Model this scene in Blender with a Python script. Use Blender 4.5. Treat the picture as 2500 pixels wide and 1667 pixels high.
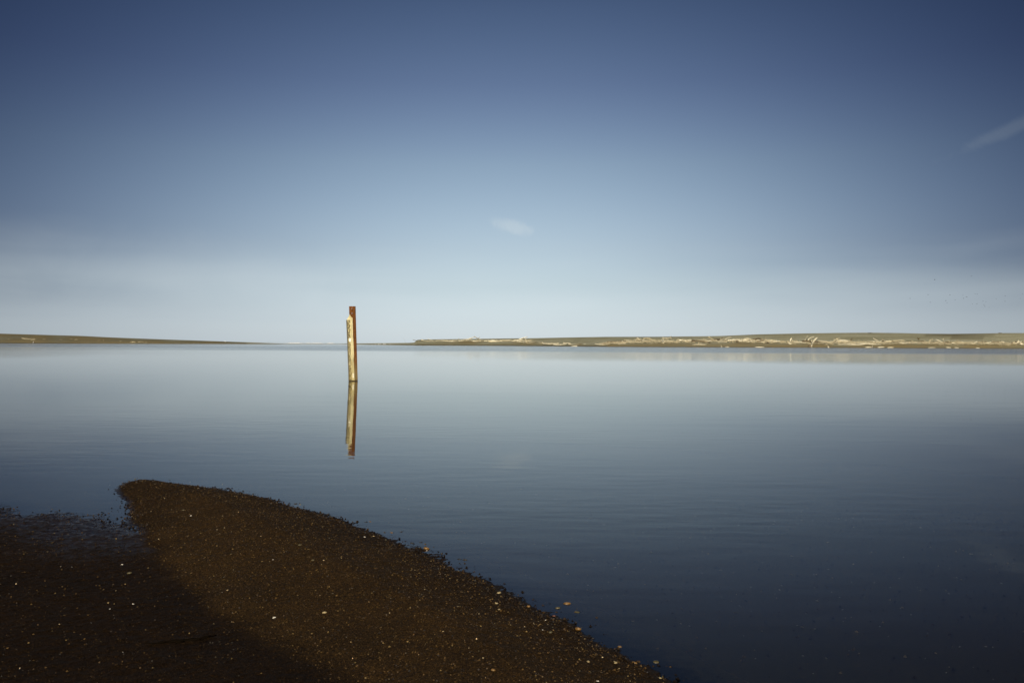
import bpy, math, random
import numpy as np
from mathutils import Vector, Matrix
from mathutils.bvhtree import BVHTree

for o in list(bpy.data.objects):
    bpy.data.objects.remove(o)
scene = bpy.context.scene
COL = scene.collection
rnd = random.Random(11)
rng = np.random.default_rng(5)
R = math.radians

# ------------------------------------------------------------------ camera
H = 0.81                      # metres above the water (from the staff gauge: 11.6 px per decimetre)
FOC = 28.0 / 36.0 * 2500.0    # focal length in photo pixels
PITCH, ROLL = R(0.13), R(0.29)
cam_d = bpy.data.cameras.new("camera")
cam = bpy.data.objects.new("camera", cam_d)
COL.objects.link(cam)
cam_d.lens = 28.0
cam_d.sensor_width = 36.0
cam_d.clip_start = 0.05
cam_d.clip_end = 60000.0
F = Vector((0, math.cos(PITCH), math.sin(PITCH)))
U0 = Vector((0, -math.sin(PITCH), math.cos(PITCH)))
R0 = Vector((1, 0, 0))
RV = R0 * math.cos(ROLL) + U0 * math.sin(ROLL)
UV = U0 * math.cos(ROLL) - R0 * math.sin(ROLL)
CAM = Vector((0, 0, H))
cam.matrix_world = Matrix(((RV.x, UV.x, -F.x, CAM.x), (RV.y, UV.y, -F.y, CAM.y),
                           (RV.z, UV.z, -F.z, CAM.z), (0, 0, 0, 1)))
scene.camera = cam


def ray(px, py):
    return F * FOC + RV * (px - 1250.0) - UV * (py - 833.5)


def ground(px, py, z=0.0):
    d = ray(px, py)
    return CAM + d * ((z - H) / d.z)


def at_depth(px, py, Y):
    d = ray(px, py)
    return CAM + d * (Y / d.y)


# ------------------------------------------------------------------ sun, sky, exposure
SUN_EL, SUN_AZ = R(30.0), R(0.5)      # behind the camera, a little to the right
sun_dir = Vector((math.sin(SUN_AZ) * math.cos(SUN_EL), -math.cos(SUN_AZ) * math.cos(SUN_EL), math.sin(SUN_EL)))
sun_d = bpy.data.lights.new("sun", 'SUN')
sun_d.energy = 4.5
sun_d.angle = R(0.53)
sun_d.color = (1.0, 0.93, 0.82)
sun = bpy.data.objects.new("sun", sun_d)
COL.objects.link(sun)
sun.rotation_euler = sun_dir.to_track_quat('Z', 'Y').to_euler()
sun.location = (0, -20, 30)

world = bpy.data.worlds.new("World")
scene.world = world
world.use_nodes = True
vs = scene.view_settings
vs.view_transform = 'Standard'
vs.look = 'None'
vs.gamma = 1.0
vs.exposure = 0.0
vs.use_curve_mapping = False
scene.cycles.caustics_reflective = False
scene.cycles.caustics_refractive = False
scene.cycles.max_bounces = 8
scene.cycles.transparent_max_bounces = 16


class NT:
    """small helper around a node tree"""

    def __init__(self, tree):
        self.t = tree
        self.n = tree.nodes
        self.l = tree.links

    def new(self, typ, **kw):
        n = self.n.new(typ)
        for k, v in kw.items():
            setattr(n, k, v)
        return n

    def put(self, sock, v):
        if isinstance(v, bpy.types.NodeSocket):
            self.l.new(v, sock)
        elif v is not None:
            sock.default_value = v

    def m(self, op, a, b=None, c=None, clamp=False):
        n = self.new('ShaderNodeMath', operation=op, use_clamp=clamp)
        self.put(n.inputs[0], a)
        if b is not None:
            self.put(n.inputs[1], b)
        if c is not None:
            self.put(n.inputs[2], c)
        return n.outputs[0]

    def step(self, x, lo, hi, a=0.0, b=1.0):
        n = self.new('ShaderNodeMapRange', interpolation_type='SMOOTHSTEP')
        self.put(n.inputs[0], x)
        for i, v in enumerate((lo, hi, a, b)):
            self.put(n.inputs[i + 1], v)
        return n.outputs[0]

    def noise(self, vec, scale, detail=3.0, rough=0.5, dist=0.0):
        n = self.new('ShaderNodeTexNoise')
        self.put(n.inputs['Vector'], vec)
        n.inputs['Scale'].default_value = scale
        n.inputs['Detail'].default_value = detail
        n.inputs['Roughness'].default_value = rough
        n.inputs['Distortion'].default_value = dist
        return n.outputs['Fac']

    def mapping(self, vec, scale=(1, 1, 1), loc=(0, 0, 0), rot=(0, 0, 0)):
        n = self.new('ShaderNodeMapping')
        self.put(n.inputs['Vector'], vec)
        n.inputs['Scale'].default_value = scale
        n.inputs['Location'].default_value = loc
        n.inputs['Rotation'].default_value = rot
        return n.outputs[0]

    def mix(self, fac, a, b, blend='MIX'):
        n = self.new('ShaderNodeMix', data_type='RGBA', blend_type=blend)
        self.put(n.inputs[0], fac)
        self.put(n.inputs[6], a if isinstance(a, bpy.types.NodeSocket) else (*a, 1.0))
        self.put(n.inputs[7], b if isinstance(b, bpy.types.NodeSocket) else (*b, 1.0))
        return n.outputs[2]

    def ramp(self, fac, stops):
        n = self.new('ShaderNodeValToRGB')
        els = n.color_ramp.elements
        while len(els) < len(stops):
            els.new(0.5)
        for e, (p, c) in zip(els, stops):
            e.position = p
            e.color = (*c, 1.0)
        self.put(n.inputs[0], fac)
        return n.outputs[0]


POLK = (9.493, 8.774, 7.151)
TINT = [(0.000, (0.166, 0.185, 0.251)), (0.035, (0.176, 0.191, 0.248)), (0.087, (0.229, 0.222, 0.233)), (0.150, (0.358, 0.303, 0.263)), (0.280, (0.576, 0.469, 0.344)), (0.400, (0.686, 0.548, 0.412)), (0.510, (0.881, 0.718, 0.505)), (1.000, (0.881, 0.718, 0.505))]
# --- world: Nishita sky seen as through a polarising filter (dark at 90 degrees from the sun, all the way round)
w = NT(world.node_tree)
w.n.clear()
sky = w.new('ShaderNodeTexSky', sky_type='NISHITA')
sky.sun_disc = False
sky.sun_elevation = SUN_EL
sky.sun_rotation = math.pi - SUN_AZ
sky.altitude = 0.0
sky.air_density = 1.0
sky.dust_density = 0.6
sky.ozone_density = 2.0
tc = w.new('ShaderNodeTexCoord')
nrm = w.new('ShaderNodeVectorMath', operation='NORMALIZE')
w.l.new(tc.outputs['Generated'], nrm.inputs[0])
direc = nrm.outputs[0]
dot = w.new('ShaderNodeVectorMath', operation='DOT_PRODUCT')
w.l.new(direc, dot.inputs[0])
dot.inputs[1].default_value = sun_dir
c2 = w.m('MULTIPLY', dot.outputs['Value'], dot.outputs['Value'])
pc = w.new('ShaderNodeCombineXYZ')
for i_, (pw_, k_) in enumerate(((3.35, POLK[0]), (3.1, POLK[1]), (2.45, POLK[2]))):
    w.l.new(w.m('MULTIPLY_ADD', w.m('POWER', c2, pw_), k_, (0.07, 0.09, 0.16)[i_]), pc.inputs[i_])
skyc = w.mix(1.0, sky.outputs[0], pc.outputs[0], 'MULTIPLY')
sep = w.new('ShaderNodeSeparateXYZ')
w.l.new(direc, sep.inputs[0])
elev = w.m('ARCSINE', sep.outputs[2])
azim = w.m('ARCTAN2', sep.outputs[0], sep.outputs[1])
# cool grey marine air: the colour balance by elevation, the same all round
tint = w.ramp(w.m('MULTIPLY', elev, 1.0 / R(45)), TINT)
skyc = w.mix(1.0, skyc, tint, 'MULTIPLY')
# thin cirrus: a low veil, one little tuft and one streak
nv = w.noise(w.mapping(direc, (2.0, 2.0, 16.0)), 1.8, 3.0, 0.45, 0.3)
veil_top = w.m('MULTIPLY_ADD', nv, 0.06, 0.072)
veil = w.m('MULTIPLY', w.step(w.m('SUBTRACT', veil_top, elev), -0.03, 0.09), w.step(elev, -0.02, 0.0))


def ang(px, py):
    d = ray(px, py).normalized()
    return math.atan2(d.x, d.y), math.asin(d.z)


def tuft(px, py, ru, rv, rot, thresh, sc):
    u0, v0 = ang(px, py)
    du = w.m('SUBTRACT', azim, u0)
    dv = w.m('SUBTRACT', elev, v0)
    ca, sa = math.cos(rot), math.sin(rot)
    a = w.m('DIVIDE', w.m('MULTIPLY_ADD', du, ca, w.m('MULTIPLY', dv, sa)), ru)
    b = w.m('DIVIDE', w.m('MULTIPLY_ADD', dv, ca, w.m('MULTIPLY', du, -sa)), rv)
    n1 = w.m('SUBTRACT', w.noise(direc, sc, 4.0, 0.6, 0.5), 0.5)
    r2 = w.m('SQRT', w.m('ADD', w.m('MULTIPLY', a, a), w.m('MULTIPLY', b, b)))
    return w.step(w.m('ADD', r2, w.m('MULTIPLY', n1, 1.2)), 1.0, thresh)


t1 = tuft(1253, 553, 0.034, 0.012, R(-9), 0.25, 60.0)
t2 = tuft(2475, 312, 0.085, 0.010, R(20), 0.15, 26.0)
t3 = tuft(420, 660, 0.42, 0.055, R(-2), 0.0, 7.0)
cl = w.m('MULTIPLY', veil, 0.60)
for t_, k_ in ((t1, 0.34), (t2, 0.09), (t3, 0.16)):
    cl = w.m('MULTIPLY_ADD', t_, k_, cl, clamp=True)
cloud_col = w.mix(1.0, (6.1, 6.9, 7.3), w.m('MULTIPLY_ADD', c2, 1.12, 0.15), 'MULTIPLY')
skyc = w.mix(cl, skyc, cloud_col)
bg = w.new('ShaderNodeBackground')
w.l.new(skyc, bg.inputs[0])
bg.inputs[1].default_value = 0.12
wo = w.new('ShaderNodeOutputWorld')
w.l.new(bg.outputs[0], wo.inputs[0])


# ------------------------------------------------------------------ helpers
def mat(name):
    m = bpy.data.materials.new(name)
    m.use_nodes = True
    t = NT(m.node_tree)
    t.n.clear()
    out = t.new('ShaderNodeOutputMaterial')
    return m, t, out


def principled(t, out, col, rough=0.8, spec=0.3, normal=None):
    p = t.new('ShaderNodeBsdfPrincipled')
    t.put(p.inputs['Base Color'], col if isinstance(col, bpy.types.NodeSocket) else (*col, 1.0))
    t.put(p.inputs['Roughness'], rough)
    t.put(p.inputs['Specular IOR Level'], spec)
    if normal is not None:
        t.l.new(normal, p.inputs['Normal'])
    t.l.new(p.outputs[0], out.inputs[0])
    return p


def bump(t, h, dist, strength=1.0):
    n = t.new('ShaderNodeBump')
    n.inputs['Strength'].default_value = strength
    n.inputs['Distance'].default_value = dist
    t.l.new(h, n.inputs['Height'])
    return n.outputs[0]


def pos(t):
    return t.new('ShaderNodeNewGeometry').outputs['Position']


def tag(o, label=None, cat=None, group=None, kind=None):
    for k, v in (('label', label), ('category', cat), ('group', group), ('kind', kind)):
        if v:
            o[k] = v
    return o


def mesh_obj(name, verts, faces, material, parent=None, smooth=False, attrs=None):
    me = bpy.data.meshes.new(name)
    me.from_pydata([tuple(v) for v in verts], [], faces)
    if smooth:
        me.polygons.foreach_set('use_smooth', [True] * len(me.polygons))
    me.update()
    me.materials.append(material)
    o = bpy.data.objects.new(name, me)
    COL.objects.link(o)
    if parent:
        o.parent = parent
        o.matrix_parent_inverse = parent.matrix_world.inverted()
    return o


def big_mesh(name, verts, faces, material, smooth=True, colors=None):
    """numpy arrays -> mesh; faces all of the same size"""
    me = bpy.data.meshes.new(name)
    nv, (nf, k) = len(verts), faces.shape
    me.vertices.add(nv)
    me.vertices.foreach_set('co', verts.astype(np.float32).ravel())
    me.loops.add(nf * k)
    me.loops.foreach_set('vertex_index', faces.astype(np.int32).ravel())
    me.polygons.add(nf)
    me.polygons.foreach_set('loop_start', np.arange(0, nf * k, k, dtype=np.int32))
    me.polygons.foreach_set('use_smooth', np.full(nf, smooth))
    me.update(calc_edges=True)
    if colors is not None:
        for cname, c in colors.items():
            a = me.attributes.new(cname, 'FLOAT_COLOR', 'POINT')
            a.data.foreach_set('color', c.astype(np.float32).ravel())
    me.validate()
    me.materials.append(material)
    o = bpy.data.objects.new(name, me)
    COL.objects.link(o)
    return o


_tab = np.random.default_rng(3).random((256, 256))


def vnoise(x, y):
    xi, yi = np.floor(x).astype(int), np.floor(y).astype(int)
    fx, fy = x - xi, y - yi
    fx, fy = fx * fx * (3 - 2 * fx), fy * fy * (3 - 2 * fy)
    a = _tab[xi & 255, yi & 255]
    b = _tab[(xi + 1) & 255, yi & 255]
    c = _tab[xi & 255, (yi + 1) & 255]
    d = _tab[(xi + 1) & 255, (yi + 1) & 255]
    return (a * (1 - fx) + b * fx) * (1 - fy) + (c * (1 - fx) + d * fx) * fy - 0.5


def sstep(x, a, b):
    t = np.clip((x - a) / (b - a), 0, 1)
    return t * t * (3 - 2 * t)


# ------------------------------------------------------------------ materials
def make_sand():
    m, t, out = mat('black_sand')
    p = pos(t)
    at = t.new('ShaderNodeAttribute', attribute_name='tone').outputs['Color']
    s = t.new('ShaderNodeSeparateColor')
    t.l.new(at, s.inputs[0])
    wet = s.outputs[0]
    g1 = t.noise(p, 420.0, 2.0, 0.6)
    g2 = t.noise(p, 150.0, 3.0, 0.6)
    big = t.noise(p, 2.2, 4.0, 0.55)
    c = t.ramp(g1, [(0.30, (0.0045, 0.0028, 0.0012)), (0.5, (0.0170, 0.0100, 0.0038)), (0.62, (0.036, 0.0205, 0.0066)), (0.76, (0.100, 0.062, 0.022))])
    c2_ = t.ramp(g2, [(0.3, (0.35, 0.33, 0.33)), (0.55, (0.9, 0.9, 0.9)), (0.75, (1.6, 1.45, 1.2))])
    c = t.mix(1.0, c, c2_, 'MULTIPLY')
    c = t.mix(1.0, c, t.ramp(big, [(0.3, (0.75, 0.75, 0.78)), (0.7, (1.25, 1.2, 1.1))]), 'MULTIPLY')
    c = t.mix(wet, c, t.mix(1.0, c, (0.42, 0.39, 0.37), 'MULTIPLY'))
    c = t.mix(s.outputs[1], c, (0.23, 0.210, 0.155))
    h = t.m('ADD', g1, t.m('MULTIPLY', g2, 2.0))
    nb = bump(t, h, 0.0022, 0.9)
    film = s.outputs[2]
    rough = t.m('MULTIPLY_ADD', film, -0.45, t.m('MULTIPLY_ADD', wet, -0.15, 0.85))
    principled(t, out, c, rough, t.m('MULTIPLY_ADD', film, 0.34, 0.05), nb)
    return m


def make_far_sand():
    m, t, out = mat('far_sand')
    p = pos(t)
    at = t.new('ShaderNodeAttribute', attribute_name='tone').outputs['Color']
    s = t.new('ShaderNodeSeparateColor')
    t.l.new(at, s.inputs[0])
    n1 = t.noise(t.mapping(p, (0.05, 0.12, 1.4)), 1.0, 5.0, 0.6, 0.3)
    n2 = t.noise(p, 1.6, 4.0, 0.6)
    c = t.ramp(n1, [(0.3, (0.125, 0.122, 0.078)), (0.5, (0.178, 0.175, 0.120)), (0.7, (0.222, 0.218, 0.160))])
    c = t.mix(1.0, c, t.ramp(n2, [(0.3, (0.75, 0.75, 0.72)), (0.7, (1.15, 1.15, 1.12))]), 'MULTIPLY')
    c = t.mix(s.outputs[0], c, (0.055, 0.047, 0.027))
    c = t.mix(s.outputs[1], c, (0.24, 0.21, 0.14))
    c = t.mix(s.outputs[2], c, (0.130, 0.105, 0.052))
    principled(t, out, c, 0.95, 0.1, bump(t, n2, 0.12))
    return m


def make_bed():
    m, t, out = mat('lake_bed')
    n = t.noise(pos(t), 0.3, 3.0)
    principled(t, out, t.ramp(n, [(0.3, (0.22, 0.203, 0.152)), (0.7, (0.24, 0.222, 0.168))]), 0.9, 0.1)
    return m


def make_water():
    m, t, out = mat('water')
    p = pos(t)
    sp = t.new('ShaderNodeSeparateXYZ')
    t.l.new(p, sp.inputs[0])
    X, Y = sp.outputs[0], sp.outputs[1]
    # breeze-ruffled water beyond about 75 m, patchy towards the left
    wob = t.noise(t.mapping(p, (0.012, 0.05, 1)), 1.0, 3.0)
    yy = t.m('ADD', Y, t.m('MULTIPLY', t.m('SUBTRACT', wob, 0.5), 26.0))
    yy = t.m('MULTIPLY_ADD', X, 0.10, yy)
    breeze = t.step(yy, 70.0, 86.0)
    patch = t.noise(t.mapping(p, (0.006, 0.035, 1), (3.1, 7.7, 0)), 1.0, 3.0)
    lee = t.m('MULTIPLY', t.step(X, -10.0, -60.0), t.step(patch, 0.42, 0.55, 1.0, 0.0))
    lee2 = t.m('MULTIPLY', t.step(X, 20.0, -40.0), t.step(Y, 205.0, 240.0))
    breeze = t.m('MULTIPLY', breeze, t.m('SUBTRACT', 1.0, t.m('MAXIMUM', lee, lee2)))
    # cat's-paw streaks of faint ripples in the calm
    calm = t.noise(t.mapping(p, (0.10, 0.42, 1), (1.7, 0, 0)), 1.0, 3.0, 0.55)
    faint = t.m('MULTIPLY', t.step(calm, 0.38, 0.62), t.step(Y, 32.0, 9.0))
    r_long = t.noise(t.mapping(p, (0.55, 1.5, 1)), 1.6, 2.0, 0.5)
    r_short = t.noise(t.mapping(p, (3.0, 9.0, 1)), 1.0, 2.0, 0.5)
    r_wind = t.noise(t.mapping(p, (1.1, 1.7, 1)), 1.0, 4.0, 0.62)
    h = t.m('MULTIPLY', r_long, 0.0011)
    h = t.m('ADD', h, t.m('MULTIPLY', r_short, t.m('MULTIPLY_ADD', faint, 0.0011, 0.00012)))
    h = t.m('ADD', h, t.m('MULTIPLY', r_wind, t.m('MULTIPLY_ADD', breeze, 0.07, t.step(Y, 24.0, 60.0, 0.0, 0.010))))
    nb = bump(t, h, 1.0)
    fr = t.new('ShaderNodeFresnel')
    fr.inputs['IOR'].default_value = 1.333
    t.l.new(nb, fr.inputs['Normal'])
    tr = t.new('ShaderNodeBsdfTransparent')
    tr.inputs[0].default_value = (0.93, 0.86, 0.62, 1)
    gl = t.new('ShaderNodeBsdfGlossy')
    gl.inputs['Color'].default_value = (1.0, 0.99, 0.965, 1)
    t.put(gl.inputs['Roughness'], t.m('MULTIPLY_ADD', breeze, 0.06, t.step(Y, 24.0, 60.0, 0.0, 0.05)))
    t.l.new(nb, gl.inputs['Normal'])
    mx = t.new('ShaderNodeMixShader')
    t.l.new(fr.outputs[0], mx.inputs[0])
    t.l.new(tr.outputs[0], mx.inputs[1])
    t.l.new(gl.outputs[0], mx.inputs[2])
    t.l.new(mx.outputs[0], out.inputs[0])
    return m


def make_wood(name, a, b, sc=1.0):
    m, t, out = mat(name)
    tcn = t.new('ShaderNodeTexCoord').outputs['Object']
    oi = t.new('ShaderNodeObjectInfo').outputs['Random']
    n = t.noise(t.mapping(tcn, (1.2 * sc, 12.0 * sc, 12.0 * sc)), 1.0, 4.0, 0.6)
    c = t.ramp(n, [(0.3, a), (0.7, b)])
    v = t.m('MULTIPLY_ADD', oi, 0.7, 0.6)
    c = t.mix(1.0, c, v, 'MULTIPLY')
    principled(t, out, c, 0.85, 0.15, bump(t, n, 0.03))
    return m


def make_rust():
    m, t, out = mat('rusty_steel')
    p = pos(t)
    sp = t.new('ShaderNodeSeparateXYZ')
    t.l.new(p, sp.inputs[0])
    n = t.noise(t.mapping(p, (1, 1, 0.35)), 45.0, 4.0, 0.65)
    c = t.ramp(n, [(0.28, (0.045, 0.015, 0.003)), (0.5, (0.120, 0.042, 0.007)), (0.72, (0.20, 0.080, 0.015))])
    n2 = t.noise(p, 14.0, 3.0)
    low = t.step(t.m('ADD', sp.outputs[2], t.m('MULTIPLY', n2, 0.30)), 0.72, 0.30)
    c = t.mix(t.m('MULTIPLY', low, 0.8), c, (0.17, 0.125, 0.05))
    wet = t.step(t.m('ADD', sp.outputs[2], t.m('MULTIPLY', n2, 0.03)), 0.05, 0.02)
    c = t.mix(wet, c, (0.03, 0.02, 0.01))
    principled(t, out, c, 0.8, 0.25, bump(t, n, 0.003))
    return m


def make_plate(name, a, b, grime):
    m, t, out = mat(name)
    p = pos(t)
    sp = t.new('ShaderNodeSeparateXYZ')
    t.l.new(p, sp.inputs[0])
    n = t.noise(t.mapping(p, (1, 1, 0.5)), 22.0, 4.0, 0.6)
    c = t.ramp(n, [(0.35, a), (0.68, b)])
    n2 = t.noise(p, 9.0, 4.0, 0.6)
    low = t.step(t.m('ADD', sp.outputs[2], t.m('MULTIPLY', n2, 0.5)), 0.85, 0.25)
    c = t.mix(t.m('MULTIPLY', low, 0.55), c, grime)
    wet = t.step(t.m('ADD', sp.outputs[2], t.m('MULTIPLY', n2, 0.03)), 0.045, 0.022)
    c = t.mix(wet, c, (0.05, 0.035, 0.012))
    principled(t, out, c, 0.55, 0.35, bump(t, n, 0.002))
    return m


def make_flat(name, col, rough=0.7, spec=0.3, var=0.3, sc=60.0):
    m, t, out = mat(name)
    n = t.noise(pos(t), sc, 3.0)
    c = t.mix(n, tuple(x * (1 - var) for x in col), tuple(min(1, x * (1 + var)) for x in col))
    principled(t, out, c, rough, spec)
    return m


def make_grain():
    m, t, out = mat('gravel_grain')
    at = t.new('ShaderNodeAttribute', attribute_name='tone').outputs['Color']
    principled(t, out, at, 0.55, 0.12)
    return m


SAND, FARSAND, BED, WATER = make_sand(), make_far_sand(), make_bed(), make_water()
WOOD = make_wood('bleached_wood', (0.16, 0.14, 0.085), (0.44, 0.39, 0.26))
WOODW = make_wood('white_wood', (0.27, 0.245, 0.17), (0.58, 0.54, 0.40))
WOODD = make_wood('dark_wood', (0.045, 0.034, 0.020), (0.15, 0.115, 0.065))
RUST = make_rust()
PLATE = make_plate('gauge_enamel', (0.27, 0.225, 0.090), (0.58, 0.52, 0.29), (0.27, 0.20, 0.06))
EDGE = make_plate('gauge_board_edge', (0.60, 0.52, 0.26), (0.73, 0.66, 0.38), (0.46, 0.37, 0.15))
INK = make_flat('black_paint', (0.030, 0.022, 0.012), 0.6)
WHITE = make_flat('white_sticker', (0.84, 0.80, 0.62), 0.5, 0.3, 0.06)
FOAM = make_flat('sea_foam', (0.50, 0.52, 0.52), 0.9, 0.1, 0.1, 2.0)
GULL = make_flat('white_feathers', (0.78, 0.78, 0.74), 0.8, 0.1, 0.1, 8.0)
DARKBIRD = make_flat('dark_feathers', (0.03, 0.03, 0.03), 0.8, 0.1)
GRAIN = make_grain()
SHELL = make_flat('white_shell', (0.36, 0.33, 0.27), 0.5, 0.3, 0.15, 200.0)
CREAM = make_flat('cream_pebble', (0.17, 0.13, 0.06), 0.5, 0.4, 0.3, 150.0)
OCHRE = make_flat('ochre_pebble', (0.105, 0.055, 0.011), 0.45, 0.45, 0.4, 120.0)
OLIVE = make_flat('olive_pebble', (0.045, 0.036, 0.013), 0.5, 0.4, 0.4, 120.0)
SLATE = make_flat('dark_pebble', (0.016, 0.014, 0.013), 0.6, 0.25, 0.4, 120.0)
REDST = make_flat('red_pebble', (0.06, 0.02, 0.009), 0.5, 0.4, 0.3, 120.0)
WEED = make_flat('dark_weed', (0.0035, 0.0025, 0.0015), 1.0, 0.0)
SHRUB = make_flat('dry_shrub', (0.10, 0.07, 0.025), 0.9, 0.1, 0.4, 4.0)

# ------------------------------------------------------------------ near shore: black-sand spit
right_edge = [(296, 1186), (312, 1178), (345, 1173), (388, 1177), (440, 1184), (500, 1190), (570, 1201), (650, 1219), (720, 1241),
              (770, 1254), (830, 1273), (900, 1301), (980, 1333), (1040, 1352), (1100, 1382), (1170, 1414), (1230, 1450),
              (1300, 1489), (1360, 1513), (1420, 1547), (1500, 1592), (1570, 1632), (1640, 1667), (1730, 1715)]
left_edge = [(293, 1192), (304, 1209), (319, 1223), (312, 1240), (314, 1264), (327, 1280), (346, 1294)]
divide = [(346, 1294), (368, 1318), (392, 1350), (420, 1385), (446, 1420), (470, 1450), (508, 1488), (560, 1520), (612, 1546),
          (680, 1575), (742, 1602), (800, 1640), (880, 1690)]
wet_top = [(346, 1294), (300, 1273), (250, 1260), (200, 1254), (140, 1247), (108, 1252), (72, 1258), (36, 1242), (0, 1234),
           (-80, 1222), (-250, 1215), (-500, 1210)]


def gp(lst):
    return [(ground(*p).x, ground(*p).y) for p in lst]


RE, LE, DV, WT = gp(right_edge), gp(left_edge), gp(divide), gp(wet_top)
tail = [(1.9, 0.9), (3.6, -2.0), (8.0, -8.0), (40, -40), (-40, -40), (-40, 3.0)]
P_SPIT = LE[::-1] + RE[0:] + [(1.9, 0.9), (3.6, -2.0), (8.0, -8.0), (12, -40), (1.0, -40), (0.1, -4), (-0.05, 0.9)] + DV[::-1]
P_WET = WT + [(-40, 3.0), (-40, -40), (1.0, -40), (0.1, -4), (-0.05, 0.9)] + DV[::-1]
P_LAND = LE[::-1] + RE + tail + WT[::-1]


def sdist(x, y, poly):
    """signed distance (positive inside) to a polygon"""
    n = len(poly)
    best = np.full(x.shape, 1e9)
    ins = np.zeros(x.shape, bool)
    for i in range(n):
        ax, ay = poly[i]
        bx, by = poly[(i + 1) % n]
        ex, ey = bx - ax, by - ay
        L = ex * ex + ey * ey
        if L < 1e-12:
            continue
        t = np.clip(((x - ax) * ex + (y - ay) * ey) / L, 0, 1)
        best = np.minimum(best, (x - ax - t * ex) ** 2 + (y - ay - t * ey) ** 2)
        if ay != by:
            cr = ((ay > y) != (by > y)) & (x < (bx - ax) * (y - ay) / (by - ay) + ax)
            ins ^= cr
    d = np.sqrt(best)
    return np.where(ins, d, -d)


def sand_height(x, y):
    dl = sdist(x, y, P_LAND)
    ds = sdist(x, y, P_SPIT)
    jit = vnoise(x * 7, y * 7) * 0.05 + vnoise(x * 22, y * 22) * 0.025
    wetz = 0.0025 + 0.022 * sstep(dl, 0.0, 1.6) + 0.10 * sstep(-y, -0.6, 6.0)
    bed = -0.045 * (-dl) - 0.30 * sstep(-dl, 2.0, 9.0) - 0.6 * sstep(-dl, 6.0, 16.0)
    z = np.where(dl > 0, wetz * sstep(dl, 0.0, 0.10), bed)
    spit = 0.060 * sstep(ds + jit * 0.8, -0.02, 0.55) + 0.018 * sstep(ds + jit, -0.03, 0.10)
    z = z + np.where(dl > -0.05, spit, 0)
    inner = sstep(dl, -0.35, 0.08)
    rel = 0.22 + 0.78 * sstep(ds, -0.1, 0.15)
    z = z + inner * (vnoise(x * 3.1, y * 3.1) * 0.010 * rel + vnoise(x * 17, y * 17) * 0.0045 * rel
                     + vnoise(x * 55 + 9, y * 55) * 0.0040 + vnoise(x * 130, y * 130 + 4) * 0.0030)
    z = z + (1 - inner) * vnoise(x * 1.3, y * 1.3) * 0.02 * sstep(-dl, 0.2, 1.5)
    return z, dl, ds


def stretch(lo, hi, step, out_lo, out_hi, n=34):
    core = np.arange(lo, hi + step * 0.5, step)
    g = np.linspace(0, 1, n + 1)[1:] ** 3
    return np.concatenate([(lo - g * (lo - out_lo))[::-1], core, core[-1] + g * (out_hi - core[-1])])


gx = stretch(-3.3, 1.7, 0.009, -36, 30)
gy = stretch(1.72, 4.95, 0.009, -36, 30)
XX, YY = np.meshgrid(gx, gy)
ZZ, DL, DS = sand_height(XX.ravel(), YY.ravel())
xr, yr = XX.ravel(), YY.ravel()
edge = np.maximum.reduce([sstep(yr, 20, 30)])
ZZ = np.where(DL < 0, ZZ - 0.6 * edge, ZZ)
jw = vnoise(xr * 5, yr * 5) * 0.08 + vnoise(xr * 19, yr * 19) * 0.05 + vnoise(xr * 60, yr * 60) * 0.03
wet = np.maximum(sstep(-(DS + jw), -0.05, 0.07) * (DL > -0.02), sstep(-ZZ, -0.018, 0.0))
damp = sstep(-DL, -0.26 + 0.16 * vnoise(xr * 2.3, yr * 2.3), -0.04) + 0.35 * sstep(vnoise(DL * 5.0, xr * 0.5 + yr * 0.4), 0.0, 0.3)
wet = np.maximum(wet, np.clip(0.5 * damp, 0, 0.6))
silt = 0.42 * sstep(-DL, 0.0, 0.07) + 0.58 * sstep(-DL, 1.2, 6.0)
film = sstep(-ZZ, -0.008, -0.001) * sstep(-DL, -0.7, -0.35) * (1.0 - 0.9 * sstep(DS, -0.2, -0.05) * sstep(xr, -1.6, -1.1))
silt = silt * sstep(-ZZ, 0.001, 0.008)
tone = np.stack([wet, silt, film, np.ones_like(wet)], 1)
nx, ny = len(gx), len(gy)
idx = np.arange(nx * ny).reshape(ny, nx)
quads = np.stack([idx[:-1, :-1], idx[:-1, 1:], idx[1:, 1:], idx[1:, :-1]], -1).reshape(-1, 4)
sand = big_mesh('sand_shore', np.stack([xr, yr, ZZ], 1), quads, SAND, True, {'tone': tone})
tag(sand, 'dark brown sand spit running into calm water in the foreground', 'sand', kind='structure')

bed = mesh_obj('lake_bed', [(-30000, -3000, -1.35), (30000, -3000, -1.35), (30000, 40000, -1.35), (-30000, 40000, -1.35)], [(0, 1, 2, 3)], BED)
tag(bed, 'dark bed under the still water', 'ground', kind='structure')
water = mesh_obj('water', [(-30000, -3000, 0), (30000, -3000, 0), (30000, 40000, 0), (-30000, 40000, 0)], [(0, 1, 2, 3)], WATER)
tag(water, 'calm blue grey lagoon water mirroring the sky', 'water', kind='structure')

# ------------------------------------------------------------------ far banks


def interp(tab, x):
    return np.interp(x, [a for a, b in tab], [b for a, b in tab])


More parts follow.
